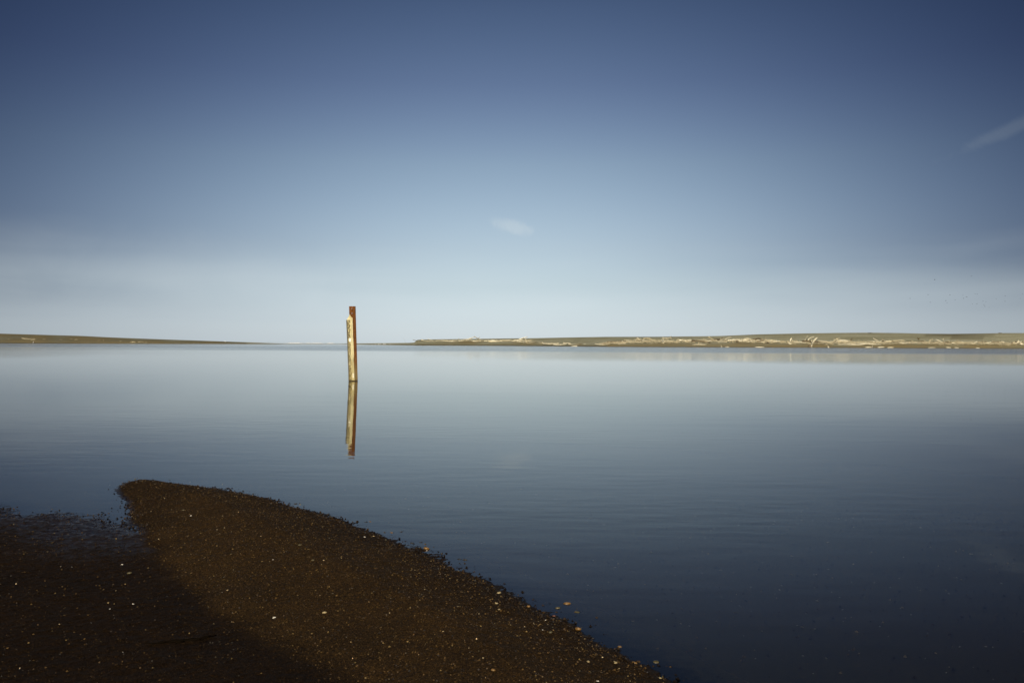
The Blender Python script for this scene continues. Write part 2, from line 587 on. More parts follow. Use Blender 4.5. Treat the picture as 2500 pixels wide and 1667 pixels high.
SHORE = [(-600, 835.0), (0, 837.2), (200, 837.6), (400, 838.6), (600, 839.6), (700, 840.0), (860, 840.6), (940, 841.6), (1020, 842.7), (1120, 843.1),
         (1340, 845.0), (1500, 846.6), (1760, 847.6), (2000, 848.5), (2120, 849.0), (2300, 850.0), (2500, 850.6), (3100, 853.6)]
CREST = [(-600, 800), (-200, 810), (0, 814.3), (60, 816), (200, 820), (270, 823.6), (400, 828.6), (550, 833.6), (640, 836.8), (690, 838.9), (830, 839.6),
         (870, 838.6), (940, 837.8), (1000, 836.9), (1011, 836.0), (1019, 829.6), (1030, 828.8), (1150, 827.2), (1300, 825.5), (1400, 823.5), (1480, 822.2), (1600, 822.0),
         (1700, 821.0), (1760, 820.0), (1850, 816.2), (1950, 814.0), (2050, 812.6), (2120, 812.0), (2200, 813.0), (2260, 814.4),
         (2320, 815.0), (2400, 814.0), (2450, 813.0), (2500, 813.0), (2800, 812), (3100, 811)]
# how far up the bank (photo y) the flat foreshore ends and the dune face starts
BENCH = [(-600, 826), (0, 829), (300, 833), (640, 838.4), (860, 839.8), (1000, 839.4), (1012, 839.5), (1022, 832.6), (1100, 832.4), (1290, 832.5), (1400, 838), (1500, 836.5), (1760, 834), (2000, 836.0), (2500, 838.5), (3100, 839)]
cols = np.unique(np.concatenate([np.arange(-600, 3101, 9.0), np.arange(1000, 1040, 1.5)]))
rows_r = [(-30, 'bed'), (-5, 'toe'), (0, 's'), (0.7, 'lip'), (6, 'b1'), (13, 'b2'), (18, 'bench'), (24, 'd1'), (32, 'd2'), (42, 'd3'), (52, 'c'), (70, 'c2'), (110, 'back'), (170, 'end')]


def colinfo(px):
    d = ray(px, interp(SHORE, px))
    t = -H / d.z
    p = CAM + d * t
    return math.hypot(p.x, p.y), d


bverts, btone = [], []
lastc = None
for px in cols:
    sy = interp(SHORE, px)
    D, d = colinfo(px)
    hd = Vector((d.x, d.y, 0)).normalized()
    low = 1.0 - max(0.0, min(1.0, min((px - 560) / 120.0, (1018 - px) / 6.0)))   # 0 on the low sand bar
    wdt = 0.35 + 0.65 * low if px < 1018 else 1.0

    def zpix(py, dist):
        dd = ray(px, py)
        return H + dd.z / math.hypot(dd.x, dd.y) * dist
    zb = zpix(interp(BENCH, px), D + 18 * wdt)
    zc = zpix(interp(CREST, px), D + 52 * wdt)
    zb = max(0.10, min(zb, zc))
    for r, k in rows_r:
        rr = r * (wdt if r > 0 else 1)
        n = float(vnoise(np.array(px * 0.03), np.array(r * 0.21)) * 0.30 + vnoise(np.array(px * 0.11), np.array(r * 0.5)) * 0.16)
        amp = min(1.0, zb / 1.0)
        if k == 'bed':
            z = -1.5
        elif k == 'toe':
            z = -0.35
        elif k == 's':
            z = 0.0
        elif k == 'lip':
            z = min(0.28, zb * 0.4)
        elif k == 'b1':
            z = zb * 0.55 + n * 0.5 * amp
        elif k == 'b2':
            z = zb * 0.82 + n * 0.6 * amp
        elif k == 'bench':
            z = zb
        elif k in ('d1', 'd2', 'd3'):
            f = {'d1': .22, 'd2': .50, 'd3': .80}[k]
            z = zb + (zc - zb) * f + n * 0.5 * amp
        elif k == 'c':
            z = zc
        elif k == 'c2':
            z = zc - 0.25
        elif k == 'back':
            z = min(zc - 1.0, 0.2) if low > 0.5 or px > 1018 else -0.8
        else:
            z = -1.6
        P = CAM + hd * (D + rr)
        bverts.append((P.x, P.y, z))
        dark = 1.0 if k in ('s', 'toe', 'bed') else (0.65 if k == 'lip' else 0.0)
        pale = 0.0
        brown = 0.0
        nn = float(vnoise(np.array(px * 0.021 + 5), np.array(r * 0.1 + 3)))
        if k in ('lip', 'b1') and (px > 1480 or px < 640):
            brown = 0.75 + nn
        if k == 'b2' and px > 1480:
            brown = 0.35 + nn
        if k in ('b1', 'b2') and 1060 < px < 1420:
            brown = 0.5 + 2 * nn
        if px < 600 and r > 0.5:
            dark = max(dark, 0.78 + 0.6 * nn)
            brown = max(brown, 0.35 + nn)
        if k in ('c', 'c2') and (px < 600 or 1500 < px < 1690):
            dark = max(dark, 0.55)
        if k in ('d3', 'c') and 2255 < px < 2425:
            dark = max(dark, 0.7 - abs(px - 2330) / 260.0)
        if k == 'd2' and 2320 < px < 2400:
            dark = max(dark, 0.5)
        if 1020 < px < 1480 and k in ('bench', 'd1'):
            pale = 0.4 if px < 1290 else 0.0
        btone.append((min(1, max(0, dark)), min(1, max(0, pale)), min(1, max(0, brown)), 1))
nr, nc = len(rows_r), len(cols)
bidx = np.arange(nr * nc).reshape(nc, nr)
bq = np.stack([bidx[:-1, :-1], bidx[1:, :-1], bidx[1:, 1:], bidx[:-1, 1:]], -1).reshape(-1, 4)
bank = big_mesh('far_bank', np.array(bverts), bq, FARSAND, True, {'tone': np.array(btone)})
tag(bank, 'low olive brown sand bank on the far side of the lagoon', 'bank', kind='structure')
BANK_BVH = BVHTree.FromPolygons([Vector(v) for v in bverts], [tuple(int(i) for i in q) for q in bq])
SAND_BVH = BVHTree.FromPolygons([Vector(v) for v in np.stack([xr, yr, ZZ], 1).tolist()], quads.tolist())


def hit(bvh, px, py):
    loc, n, i, dist = bvh.ray_cast(CAM, ray(px, py).normalized())
    return loc


# ------------------------------------------------------------------ staff gauge
YP = ground(866, 930).y
gauge = bpy.data.objects.new('staff_gauge', None)
COL.objects.link(gauge)
gauge.location = ground(864, 930)
bpy.context.view_layer.update()
tag(gauge, 'rusty steel post with a pale yellow water level gauge board standing in the calm water', 'staff gauge')


def lerp(a, b, t):
    return a + (b - a) * t


Y_TOP, Y_BOT = 748.0, 958.0          # photo rows of the post top and its buried foot


def post_x(y):                        # leaning ridge of the angle iron
    return lerp(860.4, 865.6, (y - 748) / 182.0)


# angle iron: two flanges meeting at a ridge that faces the camera, each a closed strip with bolt holes
def flange(x_off_out, y_out, hole_rows, name):
    TH = 0.010
    ys = [748.0]
    for hy_ in hole_rows:
        ys += [hy_ - 0.75, hy_ + 0.75]
    ys += list(np.linspace((hole_rows[-1] + 6) if hole_rows else 760, Y_BOT, 22))
    us = [0.0, 0.10, 0.28, 1.0]
    verts, faces = [], []

    def V(u, y, back):
        px = post_x(y) + x_off_out * u
        Yd = lerp(YP - 0.048, y_out, u)
        p = at_depth(px, y, Yd)
        top_bump = 0.004 * math.sin(u * 7) if y == 748.0 else 0
        nz = 0.0012 * math.sin(y * 1.7 + u * 5)
        return Vector((p.x, p.y + (TH if back else 0) + nz, p.z + top_bump))
    nu, nyy = len(us), len(ys)
    for b in (0, 1):
        for y in ys:
            for u in us:
                verts.append(V(u, y, b))

    def I(b, j, i):
        return b * nu * nyy + j * nu + i
    holes = {(2 * k + 1, 1) for k in range(len(hole_rows))}
    for j in range(nyy - 1):
        for i in range(nu - 1):
            if (j, i) in holes:
                a, b_, c, d = (j, i), (j, i + 1), (j + 1, i + 1), (j + 1, i)
                for p, q in ((a, b_), (b_, c), (c, d), (d, a)):
                    faces.append((I(0, *p), I(0, *q), I(1, *q), I(1, *p)))
                continue
            faces.append((I(0, j, i), I(0, j, i + 1), I(0, j + 1, i + 1), I(0, j + 1, i)))
            faces.append((I(1, j, i), I(1, j + 1, i), I(1, j + 1, i + 1), I(1, j, i + 1)))
    for j in range(nyy - 1):
        for i in (0, nu - 1):
            faces.append((I(0, j, i), I(1, j, i), I(1, j + 1, i), I(0, j + 1, i)))
    for i in range(nu - 1):
        for j in (0, nyy - 1):
            faces.append((I(0, j, i), I(0, j, i + 1), I(1, j, i + 1), I(1, j, i)))
    return mesh_obj(name, verts, faces, RUST, gauge)


fl = flange(-8.3, YP + 0.022, [753.6, 764.8], 'post_flange')
fr_ = flange(7.6, YP + 0.016, [], 'post_flange')

# gauge board: left printed face, right bare edge; outlines in photo pixels
rowsy = [781, 786, 795, 806, 818, 830, 842, 853, 864, 872, 880, 890, 902, 914, 924, 934, 955]


def board_left(y):
    return interp([(768, 849.5), (781, 845.6), (800, 846.6), (840, 848.3), (868, 849.2), (890, 850.2), (912, 851.0), (930, 851.3), (960, 852.4)], y)


def board_mid(y):
    return interp([(768, 855), (795, 856.0), (830, 857.2), (868, 858.6), (890, 859.6), (912, 860.0), (930, 860.2), (960, 861)], y)


def board_right(y):
    return interp([(768, 860.4), (781, 860.8), (800, 861.4), (820, 861.9), (842, 863.2), (856, 864.0), (868, 864.3), (876, 863.4), (884, 863.0), (892, 864.2),
                   (905, 864.8), (930, 865.6), (960, 866.4)], y)


YL, YM, YR_ = YP - 0.066, YP - 0.112, YP - 0.060


def board_pt(u, y):                   # u 0..1 printed face, 1..2 edge
    if u <= 1:
        return at_depth(lerp(board_left(y), board_mid(y), u), y, lerp(YL, YM, u))
    return at_depth(lerp(board_mid(y), board_right(y), u - 1), y, lerp(YM, YR_, u - 1))


def strip(name, u0, u1, ys, material, thick, parent, top=None, nu=3):
    """closed slab following the board between u0 and u1"""
    verts, faces = [], []
    nrm_ = (board_pt(u1, 850) - board_pt(u0, 850)).cross(Vector((0, 0, 1))).normalized()
    if nrm_.y > 0:
        nrm_ = -nrm_
    us = np.linspace(u0, u1, nu)
    for b in (0, 1):
        for j, y in enumerate(ys):
            for u in us:
                yy = y
                if j == 0 and top:
                    yy = interp(top, u)
                p = board_pt(u, yy)
                verts.append(p - nrm_ * (thick * b))
    n_y = len(ys)

    def I(b, j, i):
        return b * nu * n_y + j * nu + i
    for j in range(n_y - 1):
        for i in range(nu - 1):
            faces.append((I(0, j, i), I(0, j + 1, i), I(0, j + 1, i + 1), I(0, j, i + 1)))
            faces.append((I(1, j, i), I(1, j, i + 1), I(1, j + 1, i + 1), I(1, j + 1, i)))
        for i in (0, nu - 1):
            faces.append((I(0, j, i), I(1, j, i), I(1, j + 1, i), I(0, j + 1, i)))
    for i in range(nu - 1):
        for j in (0, n_y - 1):
            faces.append((I(0, j, i), I(0, j, i + 1), I(1, j, i + 1), I(1, j, i)))
    return mesh_obj(name, verts, faces, material, parent)


top_face = [(0, 781), (0.15, 779.6), (0.25, 776.5), (0.4, 773.5), (0.55, 770.2), (0.7, 767.6), (0.85, 768.0), (1.0, 771.5)]
plate = strip('gauge_plate', 0.0, 1.0, rowsy, PLATE, 0.016, gauge, top_face, nu=9)
plate['label'] = 'yellowed gauge face with black scale marks and a broken top'
top_edge = [(1.0, 771.5), (1.3, 772.8), (1.6, 774.5), (2.0, 776.2)]
edge_o = strip('board_edge', 1.0, 2.0, rowsy, EDGE, 0.016, gauge, top_edge, nu=4)
edge_o['label'] = 'bare cream edge of the gauge board'

PITCH_PX = 11.60
NB = (board_pt(1, 850) - board_pt(0, 850)).cross(Vector((0, 0, 1))).normalized()
if NB.y > 0:
    NB = -NB


def face_quad(u0, u1, ya, yb, verts, faces, lift=0.006):
    b = len(verts)
    q = [board_pt(u0, ya), board_pt(u1, ya), board_pt(u1, yb), board_pt(u0, yb)]
    verts += [p + NB * lift for p in q] + [p + NB * 0.0004 for p in q]
    faces += [(b, b + 3, b + 2, b + 1), (b, b + 1, b + 5, b + 4), (b + 1, b + 2, b + 6, b + 5), (b + 2, b + 3, b + 7, b + 6), (b + 3, b, b + 4, b + 7)]


majors = [928.5 - PITCH_PX * k for k in range(13)]
tv, tf = [], []
for k, ym in enumerate(majors):
    face_quad(-0.04, 0.66, ym - 0.70, ym + 0.70, tv, tf)
    for j in range(1, 5):
        yq = ym - PITCH_PX * j / 5.0
        if yq > 782:
            face_quad(-0.04, 0.36 if j % 2 else 0.31, yq - 0.66, yq + 0.66, tv, tf)
marks = mesh_obj('scale_marks', tv, tf, INK, plate)
marks['label'] = 'black centimetre ticks along the left edge of the gauge'


def text_mesh(body):
    cu = bpy.data.curves.new('digit_curve', 'FONT')
    cu.body = body
    cu.align_x = 'CENTER'
    cu.size = 1.0
    tmp = bpy.data.objects.new('tmp', cu)
    COL.objects.link(tmp)
    bpy.context.view_layer.update()
    me = bpy.data.meshes.new_from_object(tmp.evaluated_get(bpy.context.evaluated_depsgraph_get()))
    bpy.data.objects.remove(tmp)
    vs_ = [v.co.copy() for v in me.vertices]
    fs = [tuple(p.vertices) for p in me.polygons]
    bpy.data.meshes.remove(me)
    return vs_, fs


digits = {0: '2', 1: '3', 2: '4', 3: '5', 4: '6', 5: '7', 6: '8', 7: '9', 9: '1', 10: '2', 11: '3', 12: '4'}
for k, s in digits.items():
    vs_, fs = text_mesh(s)
    yb = majors[k] - 1.7
    xs = [v.x for v in vs_]
    zs = [v.y for v in vs_]
    x0, x1, z0, z1 = min(xs), max(xs), min(zs), max(zs)
    pts = []
    for v in vs_:
        u = 0.44 + (v.x - x0) / max(1e-6, x1 - x0) * (0.42 if s != '1' else 0.22)
        y = yb - (v.y - z0) / (z1 - z0) * 7.6
        pts.append(board_pt(u, y) + NB * 0.006)
    mesh_obj('number', pts, fs, INK, plate)
sv, sf = [], []
face_quad(0.50, 0.96, majors[8] - 10.2, majors[8] - 1.4, sv, sf, 0.007)
st = mesh_obj('white_sticker', sv, sf, WHITE, plate)
st['label'] = 'blank white square among the gauge numbers'
# loose pale patch low on the edge
NE = (board_pt(2, 850) - board_pt(1, 850)).cross(Vector((0, 0, 1))).normalized()
if NE.y > 0:
    NE = -NE
q = [board_pt(1.15, 911), board_pt(1.75, 911.3), board_pt(1.72, 922.5), board_pt(1.18, 922)]
mesh_obj('white_patch', [p + NE * 0.004 for p in q] + [p + NE * 0.0005 for p in q],
         [(0, 3, 2, 1), (0, 1, 5, 4), (1, 2, 6, 5), (2, 3, 7, 6), (3, 0, 4, 7)], WHITE, edge_o)


# ------------------------------------------------------------------ driftwood
def tube(points, radii, sides=6, seed=0):
    """closed bent tapering tube"""
    r_ = random.Random(seed)
    verts, faces = [], []
    n = len(points)
    for i, p in enumerate(points):
        a = points[max(0, i - 1)]
        b = points[min(n - 1, i + 1)]
        tdir = (Vector(b) - Vector(a)).normalized()
        ref = Vector((0, 0, 1)) if abs(tdir.z) < 0.9 else Vector((1, 0, 0))
        e1 = tdir.cross(ref).normalized()
        e2 = tdir.cross(e1)
        for s in range(sides):
            ang_ = 2 * math.pi * s / sides
            rr = radii[i] * (0.85 + 0.3 * r_.random())
            verts.append(Vector(p) + e1 * (math.cos(ang_) * rr) + e2 * (math.sin(ang_) * rr))
    for i in range(n - 1):
        for s in range(sides):
            s2 = (s + 1) % sides
            faces.append((i * sides + s, i * sides + s2, (i + 1) * sides + s2, (i + 1) * sides + s))
    faces.append(tuple(range(sides))[::-1])
    faces.append(tuple((n - 1) * sides + s for s in range(sides)))
    return verts, faces


def join(*parts):
    V_, F_ = [], []
    for v, f in parts:
        b = len(V_)
        V_ += list(v)
        F_ += [tuple(i + b for i in q_) for q_ in f]
    return V_, F_


def log_shape(k):
    r_ = random.Random(100 + k)
    pts, rad = [], []
    bend = r_.uniform(-0.09, 0.09)
    for i in range(6):
        x = -0.5 + i / 5.0
        pts.append((x, bend * (1 - 4 * x * x) + r_.uniform(-.012, .012), bend * 0.4 * (1 - 4 * x * x) + r_.uniform(-.012, .012)))
        rad.append((0.046 - 0.022 * (i / 5.0)) * r_.uniform(0.9, 1.1))
    parts = [tube(pts, rad, 6, k)]
    for b in range(k % 3):
        i = r_.choice((1, 2, 3))
        a = r_.uniform(0, 6.28)
        p0 = Vector(pts[i])
        L = r_.uniform(.10, .26)
        p1 = p0 + Vector((r_.uniform(.02, .1), math.cos(a) * L, abs(math.sin(a)) * L))
        parts.append(tube([p0, (p0 + p1) / 2 + Vector((.01, 0, .01)), p1], [.018, .014, .007], 5, k + b))
    if k % 4 == 0:      # root plate
        for b in range(5):
            a = b * 1.256 + r_.uniform(-.3, .3)
            p0 = Vector(pts[0])
            p1 = p0 + Vector((-.05, math.cos(a) * .11, math.sin(a) * .11))
            parts.append(tube([p0, p1], [.025, .009], 5, b))
    return join(*parts)


LOGS = []
for k in range(12):
    v, f = log_shape(k)
    for wm in (WOOD, WOODW, WOODD):
        me = bpy.data.meshes.new('driftwood_log')
        me.from_pydata([tuple(p) for p in v], [], f)
        me.polygons.foreach_set('use_smooth', [True] * len(me.polygons))
        me.update()
        me.materials.append(wm)
        LOGS.append(me)


def put_log(p, length, az, tilt, kind, label, group, thick=1.0, name='driftwood_log', up=0.0):
    me = LOGS[3 * rnd.randrange(12) + kind]
    o = bpy.data.objects.new(name, me)
    COL.objects.link(o)
    o.rotation_euler = (rnd.uniform(0, 6.28), tilt, az)
    o.scale = (length, length * thick, length * thick)
    rad = 0.035 * length * thick
    o.location = (p.x, p.y, p.z + rad * 0.7 + abs(math.sin(tilt)) * length * 0.5 + up)
    return tag(o, label, 'driftwood', group)


# the long tangle on the right: photo rows of its middle, by column
TANG = [(1460, 841.5), (1490, 837.5), (1560, 833.0), (1640, 833.0), (1700, 833.0), (1760, 832.0), (1830, 832.5), (1900, 834.5), (1960, 835.2), (2050, 835.8),
        (2120, 836.0), (2200, 836.0), (2300, 836.8), (2400, 837.0), (2500, 838.0), (2620, 838.5)]
WID = [(1460, 1.6), (1490, 2.5), (1560, 3.4), (1760, 3.2), (1900, 3.0), (2500, 3.2), (2620, 3.2)]
n_log = 0
while n_log < 285:
    px = rnd.uniform(1465, 2560) if rnd.random() < 0.9 else rnd.uniform(1700, 1900)
    off = rnd.gauss(0, 0.52)
    py = interp(TANG, px) + off * interp(WID, px)
    loc = hit(BANK_BVH, px, py + 1.2)
    if loc is None:
        continue
    L = rnd.uniform(1.2, 3.2) if rnd.random() < 0.85 else rnd.uniform(3.2, 6.0)
    az = rnd.gauss(0, 0.55)
    tilt = rnd.gauss(0, 0.06) if rnd.random() < 0.86 or L > 3 else rnd.uniform(-0.6, 0.6)
    kind = 1 if rnd.random() < 0.50 else (0 if rnd.random() < 0.65 else 2)
    sect = ('at the left end of the far tangle' if px < 1540 else 'in the tangle around the leaning pole' if px < 1650 else
            'in the tangle well left of the stout white log' if px < 1800 else 'in the tangle just left of the stout white log' if px < 1925 else
            'in the tangle around the leaning trunk' if px < 2040 else 'in the tangle behind the long curved pole' if px < 2190 else
            'in the tangle below the brown shrub' if px < 2300 else 'at the right end of the far tangle')
    lk = ('long ' if L > 3.6 else 'short ' if L < 2.2 else '') + ('grey brown', 'bleached white', 'dark')[kind]
    put_log(loc, L, az, tilt, kind, f'{lk} driftwood log {sect}',
            'driftwood logs in the right-hand tangle', rnd.uniform(0.8, 1.5))
    n_log += 1
# the finer litter between the logs nobody could count
parts = []
for i in range(2600):
    px = rnd.uniform(1465, 2600)
    py = interp(TANG, px) + rnd.gauss(0.2, 0.55) * interp(WID, px)
    loc = hit(BANK_BVH, px, py + 1.0)
    if loc is None:
        continue
    L = rnd.uniform(0.3, 1.5)
    d = Vector((rnd.gauss(0, 1), rnd.gauss(0, 0.6), rnd.gauss(0, 0.28))).normalized() * L * 0.5
    c = loc + Vector((0, 0, rnd.uniform(0.03, 0.28)))
    rr = rnd.uniform(0.03, 0.085)
    parts.append(tube([c - d, c + d * 0.1 + Vector((0, 0, 0.04)), c + d], [rr, rr * .9, rr * .5], 4, i))
v, f = join(*parts)
tag(mesh_obj('driftwood_litter', v, f, WOOD), 'pale litter of broken sticks among the driftwood logs on the far bank', 'driftwood', kind='stuff')

# the pale strip of wood on the low terrace left of the tangle
for i in range(70):
    px = rnd.uniform(1045, 1300) if i < 58 else rnd.uniform(1290, 1420)
    py = 831.8 + 0.003 * (px - 1045) + rnd.gauss(0, 0.8) if i < 58 else rnd.uniform(836, 842)
    loc = hit(BANK_BVH, px, py + 0.6)
    if loc is None:
        continue
    put_log(loc, rnd.uniform(1.5, 5.5), rnd.gauss(0, 0.3), rnd.gauss(0, 0.06) if rnd.random() < .85 else rnd.uniform(-.4, .4), 1 if rnd.random() < .75 else 0,
            ('bleached driftwood pole at the left end of the low terrace' if px < 1120 else 'bleached driftwood pole midway along the low terrace' if px < 1210 else
             'bleached driftwood pole at the right end of the low terrace' if px < 1290 else 'pale driftwood pole on brown sand between the terrace and the tangle'), 'driftwood poles on the low terrace', rnd.uniform(0.6, 1.0))
for i in range(26):
    px = rnd.choice((80, 18, 42, 165, 190, 160, 250, 300, 345, 75, 105, 330)) + rnd.gauss(0, 12)
    py = interp([(0, 828), (60, 828), (160, 829.5), (260, 832), (350, 836)], px) + rnd.gauss(0, 1.0)
    loc = hit(BANK_BVH, max(1, px), py)
    if loc is None:
        continue
    put_log(loc, rnd.uniform(0.8, 2.2), rnd.gauss(0, 0.5), rnd.gauss(0, 0.08), 0,
            'scrap of driftwood on the dark bank at the far left', 'driftwood scraps on the left-hand far bank', rnd.uniform(0.9, 1.6))


def branch(name, base_px, pts_px, radii, material, label, extra=(), cat='driftwood', bvh_off=0.0, depth_bow=0.4):
    """one standing or leaning piece: foot where its lowest pixel meets the bank, the rest at that distance"""
    loc = hit(BANK_BVH, base_px[0], base_px[1])
    if loc is None:
        loc = ground(*base_px)
    Yd = loc.y

    def W(pl, k=0):
        out_ = []
        for i, (a, b) in enumerate(pl):
            p = at_depth(a, b, Yd)
            p.y += depth_bow * math.sin(i * 1.1 + k)
            out_.append(p)
        return out_
    shapes = [tube(W(pts_px), radii, 7, 1)]
    for k, (pl, rd) in enumerate(extra):
        shapes.append(tube(W(pl, k + 1), rd, 6, k))
    v_, f_ = join(*shapes)
    base = Vector(loc)
    v_ = [Vector(p) - base for p in v_]
    o = mesh_obj(name, v_, f_, material, smooth=True)
    o.location = base
    return tag(o, label, cat)


branch('dead_branch', (990, 836.9), [(990.3, 838), (988.5, 831.5), (986.3, 827), (983.0, 825.0), (980.6, 823.0)], [.27, .23, .19, .14, .08], WOODD,
       'lone bent dead branch standing on the low sand bar left of the bank')
branch('dead_branch', (1019, 831.0), [(1021, 832.4), (1014, 831.0), (1007, 829.2)], [.14, .11, .05], WOODD,
       'thin grey pole sticking out from the left end of the right-hand bank')
branch('leaning_pole', (1562, 832.0), [(1564, 832.4), (1559.5, 828), (1555.4, 824.2)], [.30, .28, .24], WOODW, 'pale pole leaning to the left above the left part of the tangle',
       [([(1551, 832), (1553.5, 828.5), (1555.8, 825)], [.14, .12, .09]), ([(1550, 827.5), (1551, 830), (1552, 832)], [.12, .12, .14])])
branch('fallen_tree', (1628, 829.0), [(1616, 826.8), (1626, 825.8), (1634, 825.0)], [.14, .2, .22], WOODW, 'slender bleached tree with one branch raised against the sky',
       [([(1634, 825.4), (1637, 822.5), (1639, 820.5)], [.17, .13, .08]), ([(1634, 825), (1641, 826.6)], [.15, .08])])
branch('leaning_driftwood', (1928, 840.0), [(1929.5, 841), (1927.5, 837), (1929, 832), (1932, 825.8)], [.42, .36, .32, .20], WOODW, 'stout white log standing up out of the tangle',
       [([(1928.5, 839), (1934, 841)], [.34, .20]), ([(1928, 836), (1924, 838.5)], [.22, .12])])
branch('leaning_driftwood', (1981, 846.5), [(1980, 848), (1982, 843), (1983.6, 837), (1988, 830), (1994, 824.2)], [.50, .34, .30, .26, .15], WOODW,
       'tall pale trunk leaning right at the water with a dark root clump at its foot',
       [([(1984, 835), (1981.5, 831)], [.16, .08])])
branch('root_stump', (1979, 847.0), [(1975, 845), (1978, 845.6), (1982, 848)], [.30, .48, .34], WOODD, 'dark root clump lying at the foot of the leaning trunk',
       [([(1978, 846), (1976, 842)], [.22, .08]), ([(1980, 846), (1984, 844.6)], [.22, .08])])
branch('bare_branch', (1966, 835.0), [(1966, 836), (1966.5, 829), (1969, 823.5), (1972.3, 820.2)], [.17, .13, .11, .06], WOODW, 'thin white branch curving up left of the leaning trunk')
branch('bare_branch', (1973, 834.0), [(1972, 835), (1975, 828), (1980, 824.2), (1987.5, 821.8)], [.16, .13, .10, .06], WOODW, 'arched white branch reaching right above the leaning trunk')
branch('fallen_log', (2060, 834.5), [(2044, 833.5), (2050, 831.4), (2060, 831.0), (2074, 832.8)], [.30, .36, .36, .26], WOODW, 'thick pale trunk lying level right of the leaning trunk',
       [([(2036, 828.2), (2042, 833), (2047.5, 839.5)], [.12, .18, .16])])
branch('curved_pole', (2085, 842.0), [(2046, 840.6), (2066, 840.9), (2085, 841.4), (2104, 840.8), (2120, 838.4)], [.12, .17, .20, .20, .14], WOODW, 'very long thin curved pole along the front of the tangle')
branch('fallen_log', (2125, 842.0), [(2100, 840.6), (2116, 839.0), (2134, 840.4), (2151, 841.6)], [.30, .28, .24, .14], WOODW, 'long pale trunk at the front of the tangle beside the curved pole')
branch('fallen_log', (2215, 839.5), [(2195, 838.4), (2212, 837.6), (2230, 837.4), (2246, 836.2)], [.26, .26, .24, .16], WOODW, 'straight bleached trunk lying below the brown shrub')
branch('root_stump', (2488, 841.0), [(2493, 842), (2490, 837), (2487, 830.2)], [.42, .34, .14], WOODW, 'upturned stump with raised roots at the right end of the tangle',
       [([(2490, 838), (2484, 834)], [.24, .08]), ([(2490, 839), (2481, 839.6)], [.26, .10]), ([(2489, 836), (2493, 833)], [.2, .06])])
branch('forked_branch', (2079, 834.5), [(2079, 835.5), (2078.5, 831), (2080, 827.5), (2083, 824.3)], [.14, .12, .09, .05], WOODD, 'dark forked twig standing behind the level trunk',
       [([(2078.5, 831), (2075.5, 826.2)], [.09, .04]), ([(2079, 830), (2084, 828.6)], [.07, .03])])
branch('upright_stick', (1762, 847.4), [(1762.5, 848), (1761.8, 845.5), (1760.6, 842.6)], [.12, .10, .05], WOODW, 'short upright stick at the waterline below the tangle')
branch('upright_stick', (2023, 848.3), [(2023, 849.2), (2023.2, 847), (2022.6, 844.2)], [.20, .18, .12], WOODW, 'stubby white stake at the waterline right of the leaning trunk')
for n_, (a, b, y) in enumerate([(1770, 1781, 847.2), (1838, 1866, 847.6), (2112, 2129, 848.0), (2143, 2160, 847.8), (2167, 2183, 848.4), (2266, 2286, 848.8), (2306, 2322, 848.6), (2327, 2341, 849.0), (1395, 1420, 845.0), (2380, 2392, 849.8), (1690, 1725, 841.0)]):
    where = ['first and shortest', 'second', 'third', 'fourth', 'fifth', 'sixth', 'seventh', 'eighth', '', 'last', ''][n_]
    lab = f'thin pale log on the wet margin below the tangle, {where} from the left'
    if n_ == 8:
        lab = 'thin pale log at the waterline just left of the big tangle'
    if n_ == 10:
        lab = 'thin pale log lying on brown sand below the left part of the tangle'
    branch('driftwood_log', ((a + b) / 2, y + 0.4), [(a, y + .2), ((a + b) / 2, y - .15), (b, y + .2)], [.10, .16, .09], WOODW, lab, depth_bow=0.1)

# little shrubs
for (px, py, wpx, hpx, lab) in [(2243, 828.6, 9, 5, 'low brown dry shrub on the dune above the tangle'),
                                (2442, 813.6, 10, 2, 'low brown tuft on the dune crest at the far right'),
                                (2124, 812.6, 12, 1.2, 'low brown tuft on the highest part of the dune crest')]:
    loc = hit(BANK_BVH, px, py + 0.5) or hit(BANK_BVH, px, py + 1.5)
    if loc is None:
        continue
    s = loc.y / FOC
    shapes = []
    for i in range(26):
        a = rnd.uniform(0, 6.28)
        e = Vector((math.cos(a) * wpx * .5 * s * rnd.uniform(.4, 1), math.sin(a) * wpx * .4 * s, hpx * s * rnd.uniform(.5, 1.05)))
        shapes.append(tube([Vector((0, 0, -0.1)), e * 0.55 + Vector((0, 0, .2 * hpx * s)), e], [.05, .04, .015], 4, i))
    v, f = join(*shapes)
    o = mesh_obj('dry_shrub', v, f, SHRUB)
    o.location = loc
    tag(o, lab, 'shrub')

